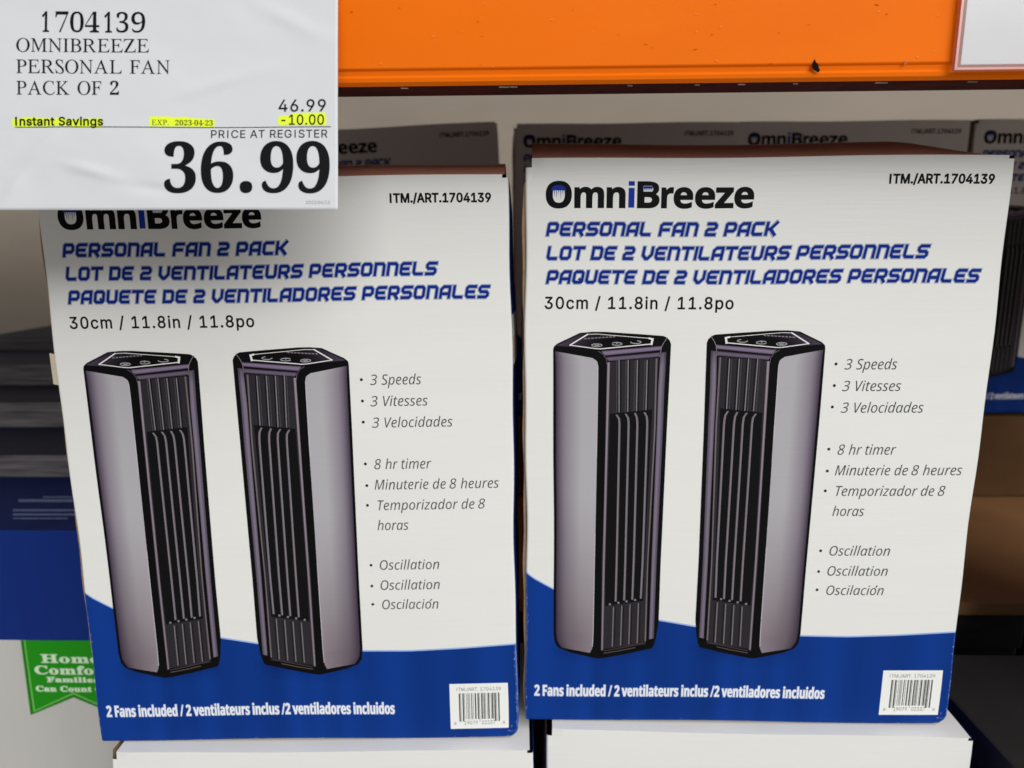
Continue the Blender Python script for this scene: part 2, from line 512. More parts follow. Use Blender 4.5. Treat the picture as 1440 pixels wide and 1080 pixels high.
# --- the two printed fans, traced on the right-hand carton
def fan_print(mirror):
    P = Print()
    def q(p):
        if mirror: return np.array([.7055 * W - p[0], p[1] + .003 * W])
        return p
    T = lambda x, y: q(uv(760 + x / 7.2, 450 + y / 7.2))
    B = lambda x, y: q(uv(760 + x / 7.2, 790 + y / 7.2))
    poly = lambda *a: [np.array(a) if sarea(np.array(a)) > 0 else np.array(a)[::-1]]
    K = lin(13, 12, 13)
    P.area(poly(T(132, 300), T(140, 270), T(175, 240), T(290, 185), T(400, 132), T(520, 121), T(640, 120), T(1000, 141), T(1245, 158), T(1280, 175), T(1308, 205), T(1320, 240),
                T(1300, 650), T(1278, 1080), B(1215, 0), B(1195, 600), B(1170, 760), B(1150, 830), B(1128, 872), B(880, 925), B(640, 968), B(580, 973), B(500, 958), B(300, 910), B(185, 866), B(146, 815), B(132, 720), B(135, 0), T(130, 900)), K, 0, .012)
    # top face sheen
    P.loft([T(165, 262), T(300, 196), T(420, 140)], [T(520, 292), T(620, 240), T(720, 150)], lambda a, b: np.array(lin(84, 70, 92)) * (1 - a) ** 1.5 * (.75 - .5 * b) + np.array(K), 1, 8, 8)
    # light ring round the touch panel
    ring = [T(300, 256), T(478, 146), T(575, 143), T(1100, 183), T(1133, 192), T(1122, 240), T(610, 292), T(560, 290)]
    wd = [9, 15, 6, 8, 22, 14, 9, 9]
    n = len(ring)
    for i in range(n):
        a, b = ring[i], ring[(i + 1) % n]
        e = (b - a) / np.hypot(*(b - a)); nn = np.array([-e[1], e[0]])
        k = W / 690 / 7.2
        wa = [13, 6, 6, 18, 22, 10, 9, 9][i] * k / 2
        P.area(poly(a - nn * wa - e * wa, b - nn * wa + e * wa, b + nn * wa + e * wa, a + nn * wa - e * wa), lin(226, 224, 222), 2 + (i % 2) * .5)
    # name and three key symbols on the touch panel
    for i in range(9):
        x = 440 + i * 36
        y = 190 - (x - 440) * .075
        P.area(poly(T(x, y + 7), T(x + 26, y + 5), T(x + 30, y - 7), T(x + 6, y - 5)), lin(125, 118, 125), 3)
    for k, (x, y, a0, a1) in enumerate(((570, 256, 0, 6.28), (772, 241, 3.5, 9.0), (965, 222, 2.9, 7.6))):
        pts = [T(x + 52 * math.cos(t), y - 14 * math.sin(t)) for t in np.linspace(a0, a1, 22)]
        P.area(ribbon(pts, W / 690 * 1.1), lin(165, 160, 165), 3)
    P.area(poly(T(540, 252), T(600, 250), T(590, 262), T(560, 264)), lin(150, 145, 150), 3.2)
    P.area(poly(T(766, 222), T(776, 222), T(776, 242), T(766, 242)), lin(165, 160, 165), 3.2)
    # silver side shell
    def shell(a, b):
        edge_c, mid, hi = np.array(lin(60, 50, 66)), np.array(lin(133, 125, 136)), np.array(lin(170, 167, 171))
        low, lowm = np.array(lin(102, 91, 99)), np.array(lin(132, 121, 128))
        c = edge_c + (mid - edge_c) * min(a / .22, 1) if a < .22 else mid + (hi - mid) * min((a - .22) / .4, 1)
        c2 = edge_c + (low - edge_c) * min(a / .3, 1) if a < .3 else low + (lowm - low) * (a - .3) / .7
        k = max(0, min((b - .45) / .5, 1)) ** 1.2
        if b < .06: k = 0
        return c * (1 - k) + c2 * k
    P.loft([T(150, 318), T(156, 420), T(158, 1080), B(160, 0), B(158, 700), B(168, 800), B(215, 862)],
           [T(530, 386), T(578, 440), T(583, 560), T(575, 1080), B(548, 0), B(535, 700), B(528, 860), B(500, 915)], shell, 1, 14, 60)
    P.area(ribbon([T(545, 400), T(572, 425), T(581, 470), T(581, 560), T(573, 1080), B(546, 0), B(533, 700), B(526, 850)], W / 690 * .9), lin(196, 190, 196), 2)
    # bevel bars under the top face
    bar = lambda lo, hi: (lambda a, b: np.array(lin(*lo)) * (1 - math.sin(math.pi * b) ** .8) + np.array(lin(*hi)) * math.sin(math.pi * b) ** .8)
    P.loft([T(612, 312), T(660, 362)], [T(1228, 258), T(1208, 304)], bar((40, 33, 44), (128, 113, 138)), 1, 8, 8)
    P.loft([T(664, 374), T(690, 418)], [T(1208, 322), T(1198, 372)], bar((28, 24, 30), (104, 92, 112)), 1, 8, 8)
    P.area(ribbon([T(1284, 172), T(1240, 235), T(1222, 275), T(1206, 372)], W / 690 * .7), lin(150, 140, 152), 2)
    P.area(ribbon([T(585, 316), T(640, 350), T(668, 400), T(672, 450)], W / 690 * .6), lin(120, 110, 122), 2)
    # grille field, upper and lower louvres
    P.loft([T(688, 424), T(665, 1080), B(620, 0), B(612, 880)], [T(1196, 380), T(1150, 1080), B(1080, 0), B(1062, 830)],
           lambda a, b: np.array(lin(44, 41, 46)), 1, 6, 40)
    for x0, x1 in ((795, 795), (887, 882), (980, 970), (1078, 1065)):
        P.area(ribbon([T(x0, 402), T(x1, 930)], W / 690 * 1.3), lin(134, 128, 134), 3)
        P.area(ribbon([T(x0 - 22, 405), T(x1 - 26, 930)], W / 690 * .7), lin(84, 78, 84), 3)
        P.area(ribbon([T(x0 + 14, 402), T(x1 + 14, 930)], W / 690 * 2.0), lin(20, 19, 21), 2.5)
    # open slot with four bars
    P.loft([T(704, 945), T(700, 1080), B(655, 0), B(655, 440)], [T(1130, 900), T(1118, 1080), B(1052, 0), B(1040, 390)], lin(17, 17, 18), 3.5, 4, 36)
    for xt, xm, x0, xb in ((758, 788, 760, 750), (850, 880, 847, 836), (945, 968, 932, 918), (1040, 1068, 1022, 1004)):
        A = [T(xt, 955 - (xt - 758) * .09), T(xm - 8, 975 - (xt - 758) * .09), T(xm, 1020), T(xm, 1080), B(x0, 0), B(xb, 395 - (xb - 752) * .12)]
        Bq = [p + (np.array([-1, 0]) if mirror else np.array([1, 0])) * W / 690 * 3.3 for p in A]
        P.loft(A, Bq, lambda a, b: np.array(lin(136, 128, 135)) * (1 - .55 * abs(2 * a - .8)), 4.5, 4, 40)
        c = B(xb - 48, 422 - (xb - 752) * .17)
        r = W / 690 * 1.9
        P.area([np.array([c + r * np.array([math.cos(t), math.sin(t)]) for t in np.linspace(0, 6.28, 11)[:-1]])], lin(120, 118, 122), 5)
    for x in (738, 822, 905, 990):
        P.area(ribbon([B(x, 450 - (x - 738) * .15), B(x - 12, 852 - (x - 738) * .13)], W / 690 * 1.7), lin(118, 110, 116), 4)
        P.area(ribbon([B(x + 18, 450 - (x - 738) * .15), B(x + 6, 850 - (x - 738) * .13)], W / 690 * 1.6), lin(26, 24, 27), 3.8)
    # pale edge lines left and right of the grille
    P.loft([T(674, 430), T(660, 1080), B(628, 0), B(612, 890)], [T(704, 428), T(686, 1080), B(652, 0), B(634, 886)],
           lambda a, b: np.array(lin(150, 138, 148)) * (.25 + .75 * math.sin(math.pi * a)) * (1 - .25 * b), 4, 6, 40)
    P.loft([T(1162, 388), T(1145, 1080), B(1076, 0), B(1062, 400), B(1050, 800)], [T(1182, 386), T(1165, 1080), B(1090, 0), B(1068, 798)],
           lambda a, b: np.array(lin(118, 108, 112)) * (.3 + .7 * math.sin(math.pi * a)), 4, 4, 40)
    P.loft([T(1212, 330), T(1188, 700), T(1176, 1080), B(1122, 0), B(1096, 780)], [T(1272, 318), T(1250, 700), T(1236, 1080), B(1172, 0), B(1144, 770)],
           lambda a, b: np.array(lin(124, 114, 132)) * (.5 + .5 * math.sin(math.pi * min(a * 1.3, 1))) * (.55 + .45 * min(b / .05, 1)) * (1 - .12 * b), 4, 7, 44)
    # foot
    P.area(ribbon([B(640, 895), B(800, 868), B(1040, 822)], W / 690 * 1.2), lin(70, 62, 60), 4)
    P.area(ribbon([B(640, 918), B(800, 893), B(960, 862)], W / 690 * 1.2), lin(92, 82, 78), 4)
    return P

def make_carton(root, amp):
    v, f, mi = carton_body()
    mesh('body', v, f, [M_white, M_blue, M_kraft], root, mi)
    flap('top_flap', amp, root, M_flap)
    # cut edge of the glued side panel
    n = 40
    vv, ff = [], []
    for i in range(n + 1):
        z = .004 + (H - .016) * i / n
        o = -.0013 - .0005 * math.sin(i * .9) * math.sin(i * .37) + (.0004 if i in (0, n) else 0)
        vv += [(0.0002, .0022, z), (o, .0026, z), (o, .006, z), (0.0002, .0064, z)]
    for i in range(n):
        for k in range(3):
            p = i * 4 + k
            ff.append((p, p + 1, p + 5, p + 4))
    mesh('side_flap', vv, ff, M_kraft, root)
    # blue band with the swooping upper edge
    P = Print()
    xs = sorted(set([0, .0003, .0007, .0011, RAD] + list(np.linspace(.005, W - .005, 60)) + [W - .0036, W - .0025, W - RAD, W - .0008, W - .0003, W]))
    wx = np.array([0, .02, .0656, .12, .19, .25, .31, .40, .52, .6335, .75, .87, 1.0]) * W
    wz = np.array([.3815, .366, .3399, .318, .2955, .2785, .2636, .2470, .2335, .2275, .2265, .2310, .2385]) * W
    def wave(x):
        return np.interp(x, wx, wz)
    ny = 22
    def band(off, col, layer, z0):
        vv, ff, cc = [], [], []
        for x in xs:
            for j in range(ny):
                t = j / (ny - 1)
                z = z0 + (wave(x) + off - z0) * (t ** 2.2 if z0 == 0 else t)
                vv.append((x, z))
                cc.append(col(x, z))
        for i in range(len(xs) - 1):
            for j in range(ny - 1):
                p = i * ny + j
                ff.append((p, p + ny, p + ny + 1, p + 1))
        P.add(vv, ff, np.array(cc), layer)
    pale = lin(150, 175, 225)
    def blue(x, z):
        u = x / W
        k = 1 + .10 * math.sin(u * 21) * math.sin(u * 8.3 + 1) + .07 * math.sin(u * 55)
        for c0, hw in ((.187, .128), (.518, .128)):
            if abs(u - c0) < hw and z < .2 * W:
                k *= 1 + .10 * math.sin((u - c0) * 95) * (1 - abs(u - c0) / hw)
                k *= 1 - .35 * max(0, 1 - (.19 * W - z) / (.035 * W)) * (1 - (abs(u - c0) / hw) ** 4)
        e = max(0, 1 - min(x, W - x) / .0012)
        return np.array(lin(13, 52, 128)) * k * (1 - e) + np.array(lin(70, 105, 180)) * e
    band(.0009, lambda x, z: pale, 0, 0)
    band(0, blue, 1, 0)
    P.build('blue_band', surf, M_ink, root)
    # rubbed, paler specks along the folded edges
    P = Print()
    rnd = random.Random(11)
    for k in range(70):
        side = rnd.random()
        if side < .4: x, z = W - rnd.uniform(.0004, .0014), rnd.uniform(.004, wave(W) - .004)
        elif side < .7: x, z = rnd.uniform(.0004, .0013), rnd.uniform(.004, wave(0) - .01)
        elif side < .85: x, z = rnd.uniform(.004, W - .004), rnd.uniform(.0006, .0016)
        else:
            x, z = W - abs(rnd.gauss(0, .004)) - .0006, abs(rnd.gauss(0, .004)) + .0006
        a, b = rnd.uniform(.00015, .0004), rnd.uniform(.0003, .0012)
        if side >= .7: a, b = b, a
        n_ = rnd.randint(5, 7)
        pts = np.array([(min(max(x + a * math.cos(t) * rnd.uniform(.5, 1.2), .0002), W - .0002), max(z + b * math.sin(t) * rnd.uniform(.5, 1.2), .0003)) for t in np.linspace(0, 2 * math.pi, n_ + 1)[:-1]])
        P.area([pts if sarea(pts) > 0 else pts[::-1]], np.array(lin(120, 142, 195)) * rnd.uniform(.55, 1.2), 3)
    P.build('edge_wear', surf, M_ink, root)['kind'] = 'stuff'
    # fans
    def lift(k): return lambda x, z, l: surf(x, z, l + k)
    fan_print(False).build('fan_picture', lift(2.5), M_ink, root)
    fan_print(True).build('fan_picture', lift(2.5), M_ink, root)
    # maker's logo, letter by letter
    P = Print()
    LZ = lambda x, y: uv(750 + x / 4.5, 240 + y / 4.5)
    zb = LZ(400, 236)[1]
    cap = LZ(400, 69)[1] - zb
    inter_cap = capof(MATH, sans_bold) + .012
    for ch, x0, x1 in (('O', 77, 243), ('m', 258, 447), ('n', 462, 582), ('i', 600, 638), ('B', 655, 797), ('r', 807, 886), ('e', 885, 1009), ('e', 1020, 1147), ('z', 1147, 1265), ('e', 1268, 1393)):
        L = grow(outlines(sans_bold(ch), MATH, 6), .012)
        L = [p * np.array([1, 1]) + np.array([0, 0]) for p in L]
        if ch == 'i':
            col = lin(24, 52, 150)
            x0_, x1_ = LZ(x0, 236)[0], LZ(x1, 236)[0]
            L = [np.array([(x0_, zb), (x1_, zb), (x1_, zb + cap * .75), (x0_, zb + cap * .75)]), np.array([(x0_, zb + cap * .83), (x1_, zb + cap * .83), (x1_, zb + cap), (x0_, zb + cap)])]
            P.area(L, col, 0)
            continue
        L = fit(L, LZ(x0, 236)[0], LZ(x1, 236)[0], zb, cap, inter_cap)
        P.area(L, lin(12, 11, 12), 0)
    def drips(cx, y0, y1, hw, n, layer, dome):
        c = lin(24, 48, 140)
        pts = [(cx - hw, y0)]
        if dome: pts = [(cx + hw * math.cos(t), y0 - 34 * math.sin(t)) for t in np.linspace(math.pi, 0, 14)]
        else: pts = [(cx - hw, y0 - 14), (cx + hw, y0 - 14), (cx + hw, y0)]
        rnd = random.Random(n)
        x = cx + hw
        for i in range(n):
            st = 2 * hw / n
            pts += [(x - st * .3, y0 + 2), (x - st * .5, y0 + (y1 - y0) * rnd.uniform(.35, 1)), (x - st * .7, y0 + 2), (x - st, y0)]
            x -= st
        A = np.array([LZ(*p) for p in pts])
        P.area([A if sarea(A) > 0 else A[::-1]], c, layer)
    drips(160, 128, 205, 47, 7, 1, True)
    A = np.array([LZ(697, 132), LZ(752, 132), LZ(760, 118), LZ(752, 96), LZ(697, 96)])
    P.area([A if sarea(A) > 0 else A[::-1]], lin(214, 214, 216), 1)
    drips(726, 112, 130, 28, 5, 2, False)
    P.build('logo', surf, M_ink, root)
    # title lines
    P = Print()
    for s, u0, u1, b in (('PERSONAL FAN 2 PACK', .0431, .5299, 1.1442), ('LOT DE 2 VENTILATEURS PERSONNELS', .0445, .846, 1.0945), ('PAQUETE DE 2 VENTILADORES PERSONALES', .0436, .9571, 1.0446)):
        hh = .0278 * W
        L = fit(techno(s, .20), u0 * W, u1 * W, b * W, hh, 1.0, .2)
        # the paler outline uses the same layout
        raw, big = techno(s, .225), techno(s, .38)
        sl = lambda Q: [np.stack([p[:, 0] + .2 * p[:, 1], p[:, 1]], 1) for p in Q]
        raw, big = sl(raw), sl(big)
        a = min(p[:, 0].min() for p in raw); bb = max(p[:, 0].max() for p in raw)
        sx = (u1 - u0) * W / (bb - a)
        tr = lambda Q: [np.stack([u0 * W + (p[:, 0] - a) * sx, b * W + p[:, 1] * hh], 1) for p in Q]
        P.area(tr(big), lin(158, 163, 186), 0)
        P.area(tr(raw), lin(12, 42, 128), 1)
    P.build('title_text', surf, M_ink, root)
    # size line and item number
    P = Print()
    P.area(grow(fit(outlines('30cm / 11.8in / 11.8po', INTER, 4, 1.1), .0428 * W, .4434 * W, .9912 * W, .0252 * W, capof(INTER)), .0007 * W), lin(16, 18, 18), 0)
    P.build('size_text', surf, M_ink, root)
    P = Print()
    P.area(grow(fit(outlines('ITM./ART.1704139', INTER, 4, 1.02), .7492 * W, .9608 * W, 1.246 * W, .0178 * W, capof(INTER)), .0011 * W), lin(16, 16, 17), 0)
    P.build('item_number', surf, M_ink, root)
    # list of features
    PL = [Print(), Print(), Print()]
    FZ = lambda x, y: uv(1130 + x / 2.842, 480 + y / 2.842)
    grey = lin(66, 70, 70)
    for s, x0, x1, yb in (('3 Speeds', 160, 370, 112), ('3 Vitesses', 150, 385, 198), ('3 Velocidades', 145, 475, 284), ('8 hr timer', 132, 365, 451), ('Minuterie de 8 heures', 122, 630, 533),
                          ('Temporizador de 8', 124, 563, 615), ('horas', 112, 238, 695), ('Oscillation', 100, 342, 853), ('Oscillation', 92, 333, 933), ('Oscilaci\u0131n', 88, 317, 1010)):
        acc = '\u0131' in s
        s = s.replace('\u0131', 'o')
        a, b = FZ(x0, yb), FZ(x1, yb)
        hh = 15.6 / 690 * W * (1.0 if yb < 400 else 1.02)
        L = outlines(sans_it(s), MATH, 4)
        for i, ch in enumerate(s):           # the face has no slanted figures: slant them here
            if ch.isdigit():
                k0 = len(outlines(sans_it(s[:i]), MATH, 4)) if s[:i].strip() else 0
                for k in range(k0, k0 + len(outlines(ch, MATH, 4))):
                    L[k] = np.stack([L[k][:, 0] + .2 * (L[k][:, 1] - .3), L[k][:, 1]], 1)
        L = fit(L, a[0], b[0], a[1], hh, capof(MATH, sans_it))
        if acc:
            xa = a[0] + (b[0] - a[0]) * .845
            L.append(np.array([(xa, a[1] + hh * .80), (xa + hh * .10, a[1] + hh * .78), (xa + hh * .28, a[1] + hh * 1.02), (xa + hh * .14, a[1] + hh * 1.04)]))
        PL[0 if yb < 400 else 1 if yb < 800 else 2].area(L, grey, 0)
    r = 2.3 / 690 * W
    for x, y in ((127, 90), (120, 176), (112, 261), (98, 429), (92, 516), (84, 595), (66, 834), (58, 917), (52, 990)):
        c = FZ(x, y)
        PL[0 if y < 400 else 1 if y < 800 else 2].area([np.array([c + r * np.array([math.cos(t), math.sin(t)]) for t in np.linspace(0, 2 * math.pi, 13)[:-1]])], lin(30, 32, 32), 0)
    for q, nm in zip(PL, ('speed_list', 'timer_list', 'oscillation_list')): q.build(nm, surf, M_ink, root)
    # contents line on the blue band
    P = Print()
    L = fit(outlines(sans_bold('2 Fans included / 2 ventilateurs inclus /2 ventiladores incluidos'), MATH, 4, 1.0), .0226 * W, .7079 * W, .0658 * W, .0285 * W, capof(MATH, sans_bold))
    P.area(grow(L, .0015 * W), lin(112, 132, 186), 2)
    P.area(grow(L, .0003 * W, .0006 * W), lin(226, 228, 232), 3)
    P.build('contents_text', surf, M_ink, root)
    # bar code label
    P = Print()
    u0, u1, v0, v1 = .8405 * W, .9775 * W, .0245 * W, .1415 * W
    P.area([np.array([(u0, v0), (u1, v0), (u1, v1), (u0, v1)])], lin(232, 232, 228), 2, .01)
    lab = P.build('barcode_label', surf, M_ink, root)
    P = Print()
    dk = lin(52, 54, 52)
    lw, lh = u1 - u0, v1 - v0
    rnd = random.Random(1704139)
    x = .155
    pat = []
    while x < .845:
        wbar = rnd.choice((.0075, .0075, .015, .0225))
        pat.append((x, wbar)); x += wbar + rnd.choice((.0085, .0085, .016, .024))
    for k, (x, wb) in enumerate(pat):
        y0 = .16 if k < 3 or k > len(pat) - 4 or abs(k - len(pat) // 2) < 1 else .21
        P.area([np.array([(u0 + x * lw, v0 + y0 * lh), (u0 + (x + wb) * lw, v0 + y0 * lh), (u0 + (x + wb) * lw, v0 + .79 * lh), (u0 + x * lw, v0 + .79 * lh)])], dk, 3)
    for s, a, b, y, hh in (('ITM./ART. 1704139', .12, .88, .84, .075), ('19079', .24, .47, .09, .085), ('02337', .54, .77, .09, .085), ('8', .065, .1, .09, .06), ('8', .90, .935, .09, .06)):
        P.area(fit(outlines(s, INTER, 3), u0 + a * lw, u0 + b * lw, v0 + y * lh, hh * lh, capof(INTER)), lin(95, 96, 94), 3)
    P.build('bars_and_digits', surf, M_ink, lab)
    # picture strip on the right-hand side panel
    vv, ff, ii = [], [], []
    for (z0, z1, k) in ((.262, .278, 0), (.2495, .262, 1), (.2365, .2495, 2), (.2335, .2365, 1)):
        for j in range(NS):
            o = len(vv)
            for t_, z in ((j, z0), (j + 1, z0), (j + 1, z1), (j, z1)):
                y = yfront(W, z) + (D - yfront(W, z)) * t_ / NS
                p = warp((W + sidebow(t_ / NS, z), y, z))
                vv.append((p[0] + .00025, p[1], p[2]))
            ff.append((o, o + 1, o + 2, o + 3)); ii.append(k)
    mesh('side_picture', vv, ff, [M_nblue, M_white, M_tab], root, ii)
    return root

def copy_thing(src, name, label, group, only=None):
    r = src.copy()
    r.name = name
    C.objects.link(r)
    tag(r, label, 'carton', group)
    for ch in src.children:
        if only and ch.name.split('.')[0] not in only: continue
        c = ch.copy(); C.objects.link(c); c.parent = r
        for gch in ch.children:
            d = gch.copy(); C.objects.link(d); d.parent = c
    return r
def set_flap(root, me):
    for c in root.children:
        if c.name.startswith('top_flap'): c.data = me
def flap_mesh(amp, mt=None):
    o = flap('top_flap', amp, None, mt)
    me = o.data
    bpy.data.objects.remove(o)
    return me

amp_r = lambda u: .0125 * (1 - max(0, (u - .80) / .2) ** 1.3) * (1 - .1 * math.sin(3 * u))
amp_l = lambda u: .0105 * (.78 + .22 * min(u / .6, 1)) * (1 - .05 * math.sin(9 * u))
front_r = empty('fan_carton')
make_carton(front_r, amp_r)
G_FRONT = 'fan cartons'
tag(front_r, 'upright white and blue fan carton on the right, its bulging top ending level with the orange beam', 'carton', G_FRONT)
FLAT = flap_mesh(lambda u: .0012)
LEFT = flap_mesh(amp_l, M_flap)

RL = Matrix(((0.9997449, -0.0199878, -0.0105179, -0.2650721), (0.0202616, 0.9994408, 0.0266013, -0.0121314), (0.0099803, -0.0268076, 0.9995908, -0.0099753), (0, 0, 0, 1)))
front_l = copy_thing(front_r, 'fan_carton', 'slightly tilted white and blue fan carton on the left, half under the price card', G_FRONT)
front_l.matrix_world = RL
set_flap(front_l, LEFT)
# torn strip of tape on its left edge
mesh('tape_tab', [(-.0034, .0012, .2262), (.0002, .0010, .2254), (.0002, .0010, .2434), (-.0036, .0012, .2440), (-.0034, .0032, .2262), (-.0036, .0032, .2440)],
     [(0, 1, 2, 3), (4, 0, 3, 5)], M_tab, front_l)
front_r['label'] = 'upright white and blue fan carton on the right, beside the shadowy rack gap'

low_r = copy_thing(front_r, 'fan_carton', 'fan carton under the right front carton, only its plain white upper edge showing', G_FRONT, ('body', 'top_flap'))
low_r.matrix_world = Matrix.Translation((.0125, -.0065, -H - .0022)) @ Matrix.Rotation(-.012, 4, 'Z')
set_flap(low_r, FLAT)
low_l = copy_thing(front_r, 'fan_carton', 'fan carton under the left front carton, only its plain white upper edge showing', G_FRONT, ('body', 'top_flap'))
low_l.matrix_world = RL @ Matrix.Translation((.0095, -.0085, -H - .002)) @ Matrix.Rotation(-.004, 4, 'Z')
set_flap(low_l, FLAT)

# back row in the dark of the rack
YB = .455
for name_l, xc, ytop, rz, ry in (
    ('tilted shadowed fan carton in the back row, its logo ending beside the price card', 700, 173, .10, -.055),
    ('shadowed fan carton in the back row, behind the gap between the two front cartons', 722, 177, -.004, 0.0),
    ('shadowed fan carton in the back row, above the middle of the right front carton', 1039, 172, .004, 0.0),
    ('shadowed fan carton in the back row at the right edge of the photo', 1372, 172, .01, 0.0)):
    o = copy_thing(front_r, 'fan_carton', name_l, 'fan cartons in the back row')
    p = at(xc, ytop, YB)
    rot = Matrix.Rotation(ry, 4, 'Y') @ Matrix.Rotation(rz, 4, 'Z')
    if ry:                                   # placed by its top right corner, leaning on its neighbour
        o.matrix_world = Matrix.Translation(Vector((p[0], YB - .012, p[2])) - (rot @ Vector((W, 0, H)))) @ rot
    else:
        o.matrix_world = Matrix.Translation((p[0], YB, .4285 - H)) @ rot
    set_flap(o, FLAT)

# ------------------------------------------------------------------ shelf pieces behind
zt = .4285 - H - .003
zs = float(at(1400, 700, YB)[2])
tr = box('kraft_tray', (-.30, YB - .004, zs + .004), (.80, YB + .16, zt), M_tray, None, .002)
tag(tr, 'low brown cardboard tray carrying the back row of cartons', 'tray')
yf = float(atz(1390, 848, zs)[1])
sh = box('cardboard_sheet', (-.24, yf, zs - .012), (.82, YB + .2, zs), M_kraftd, None, .002)
tag(sh, 'brown cardboard sheet lying level behind the right front carton', 'cardboard')
# dark cartons under the sheet
for k, (x0, x1) in enumerate(((-.235, .10), (.105, .45), (.455, .80))):
    t = empty('dark_carton', ((x0 + x1) / 2, yf + .02, -.345))
    zt2 = zs - .014
    def lb(n, z0, z1, y0, mt):
        o = box(n, (x0 - t.location.x, y0, z0 + .345), (x1 - t.location.x, .30, z1 + .345), mt, t, .0015)
        return o
    lb('body', -.345, zt2 - .0385, .0, M_black)
    lb('lid', zt2 - .038, zt2, -.006, M_bgrey)
    lb('band', zt2 - .075, zt2 - .062, -.002, M_bgrey)
    tag(t, ('black carton hidden behind the left front carton', 'black carton hidden behind the right front carton', 'black carton with grey bands under the cardboard sheet at the right edge')[k], 'carton', 'black cartons under the sheet')
# dark carton to the right of the fan cartons
t = empty('dark_carton', (.31, .03, -.35))
box('body', (-.016, -.06, 0), (.34, .07, .31), M_black, t, .002)
box('lid', (-.019, -.063, .311), (.34, .07, .336), M_black, t, .002)
tag(t, 'dark carton corner standing to the right of the lower right fan carton', 'carton')
t = empty('dark_carton', (.55, -.02, -.013))  # unseen carton, added to block side light from the rack interior
box('body', (-.165, -.03, 0), (.06, .075, .30), M_black, t, .002)
box('lid', (-.168, -.033, .301), (.063, .075, .345), M_bgrey, t, .002)
tag(t, 'unseen dark carton added on the corner carton to keep light out of the rack', 'carton')
# ------------------------------------------------------------------ neighbouring appliance cartons on the left
YN = .135
pt, pb = at(60, 745, YN), at(60, 900, YN)
XL, XR = -.80, float(at(215, 900, YN)[0])
ZT, ZB = float(pt[2]), float(pb[2])
def place_print(P, name, parent, y, mt=M_ink):
    return P.build(name, lambda x, z, l: (x, y - .0001 - .00004 * l, z), mt, parent)
t = empty('appliance_carton')
Y2 = float(atz(60, 670, ZT)[1])
box('body', (XL, YN, -.35), (XR, Y2, ZB - .0002), M_nwhite, t, .002)
box('upper_sleeve', (XL - .001, YN - .001, ZB), (XR + .001, Y2, ZT), [M_nblue, M_navy], t, .0015, {'+z': 1})
P = Print()
RZ = lambda x, y: (lambda p: np.array([p[0], p[2]]))(at(x / 3.6, 780 + y / 3.6, YN - .001))
def poly(*a):
    a = np.array(a)
    return [a if sarea(a) > 0 else a[::-1]]
def rib(dx, dy):
    return poly(RZ(105 + dx, 434), RZ(640 - dx, 434), RZ(592 - dx, 812 - dy), RZ(372, 722 - dy), RZ(155 + dx, 812 - dy))
P.area(rib(0, 0), lin(30, 122, 22), 0)
P.area(rib(16, 16), lin(120, 190, 95), 1)
P.area(rib(22, 24), lin(36, 140, 26), 2)
place_print(P, 'ribbon_print', t, YN - .001)
P = Print()
for s, x0, x1, yb, hh in (('Home', 212, 505, 545, 44), ('Comfort', 180, 560, 603, 44), ('Families', 240, 500, 643, 26), ('Can Count On', 186, 560, 690, 28)):
    a, b = RZ(x0, yb), RZ(x1, yb)
    h_ = hh / 3.6 * (b[0] - a[0]) / ((x1 - x0) / 3.6)
    P.area(grow(fit(outlines(serif_bold(s), MATH, 3, 1.04), a[0], b[0], a[1], h_, capof(MATH, serif_bold)), .0003), lin(205, 228, 196), 3)
place_print(P, 'ribbon_text', t, YN - .001)
# small pale lines of type on its top panel
vv, ff = [], []
for x0, x1, y0, y1 in ((26, 120, 702, 706), (60, 120, 698, 700), (18, 120, 716, 719), (18, 120, 722, 725), (18, 95, 728, 730)):
    s = len(vv)
    vv += [tuple(atz(x, y, ZT + .0003)) for x, y in ((x0, y1), (x1, y1), (x1, y0), (x0, y0))]
    ff.append((s, s + 1, s + 2, s + 3))
mesh('small_type', vv, ff, mat('pale_blue_ink', lin(96, 112, 160), .5, .4, ((700, 60, 60), .5, 4)), t)
tag(t, 'blue topped white carton with a green ribbon badge left of the front cartons', 'carton', 'appliance cartons on the left')
# the rows behind it, each a little taller
yprev = Y2 + .003
names = ('first', 'second', 'third', 'fourth', 'fifth')
for k, (ytop, yback) in enumerate(((640, 600), (566, 541), (512, 492), (472, 452), (430, 415))):
    Zk = float(at(40, ytop, yprev)[2])
    yb = min(float(atz(40, yback, Zk)[1]), yprev + .22)
    t = empty('appliance_carton', ((XL + XR) / 2, yprev, -.35))
    cx = (XL + XR) / 2
    x1_ = XR - cx - (.0 if k < 1 else .02)
    hgt = Zk + .35
    box('body', (XL - cx, .002, 0), (x1_, yb - yprev, hgt - .0302), M_navyd, t, .002)
    box('lid', (XL - cx - .001, 0, hgt - .030), (x1_ + .001, yb - yprev, hgt), [M_navyd, M_ngrey], t, .002, {'-y': 1})
    tag(t, 'dark navy carton with grey printed lid, %s row behind the blue carton' % names[k], 'carton', 'appliance cartons on the left')
    yprev = yb + .003
YEND = max(yprev, .9)

# ------------------------------------------------------------------ rack: deck, divider, beam
dk = box('shelf_deck', (-1.5, -.043, .478), (1.5, .50, .496), M_deck, None, .001)
tag(dk, 'red brown shelf deck board resting on the orange beam', 'shelf')
bk = box('divider_board', (-1.5, YEND + .02, -.351), (1.5, YEND + .035, 1.1), M_back, None)
tag(bk, 'brown grey divider board at the back of the rack', 'board')

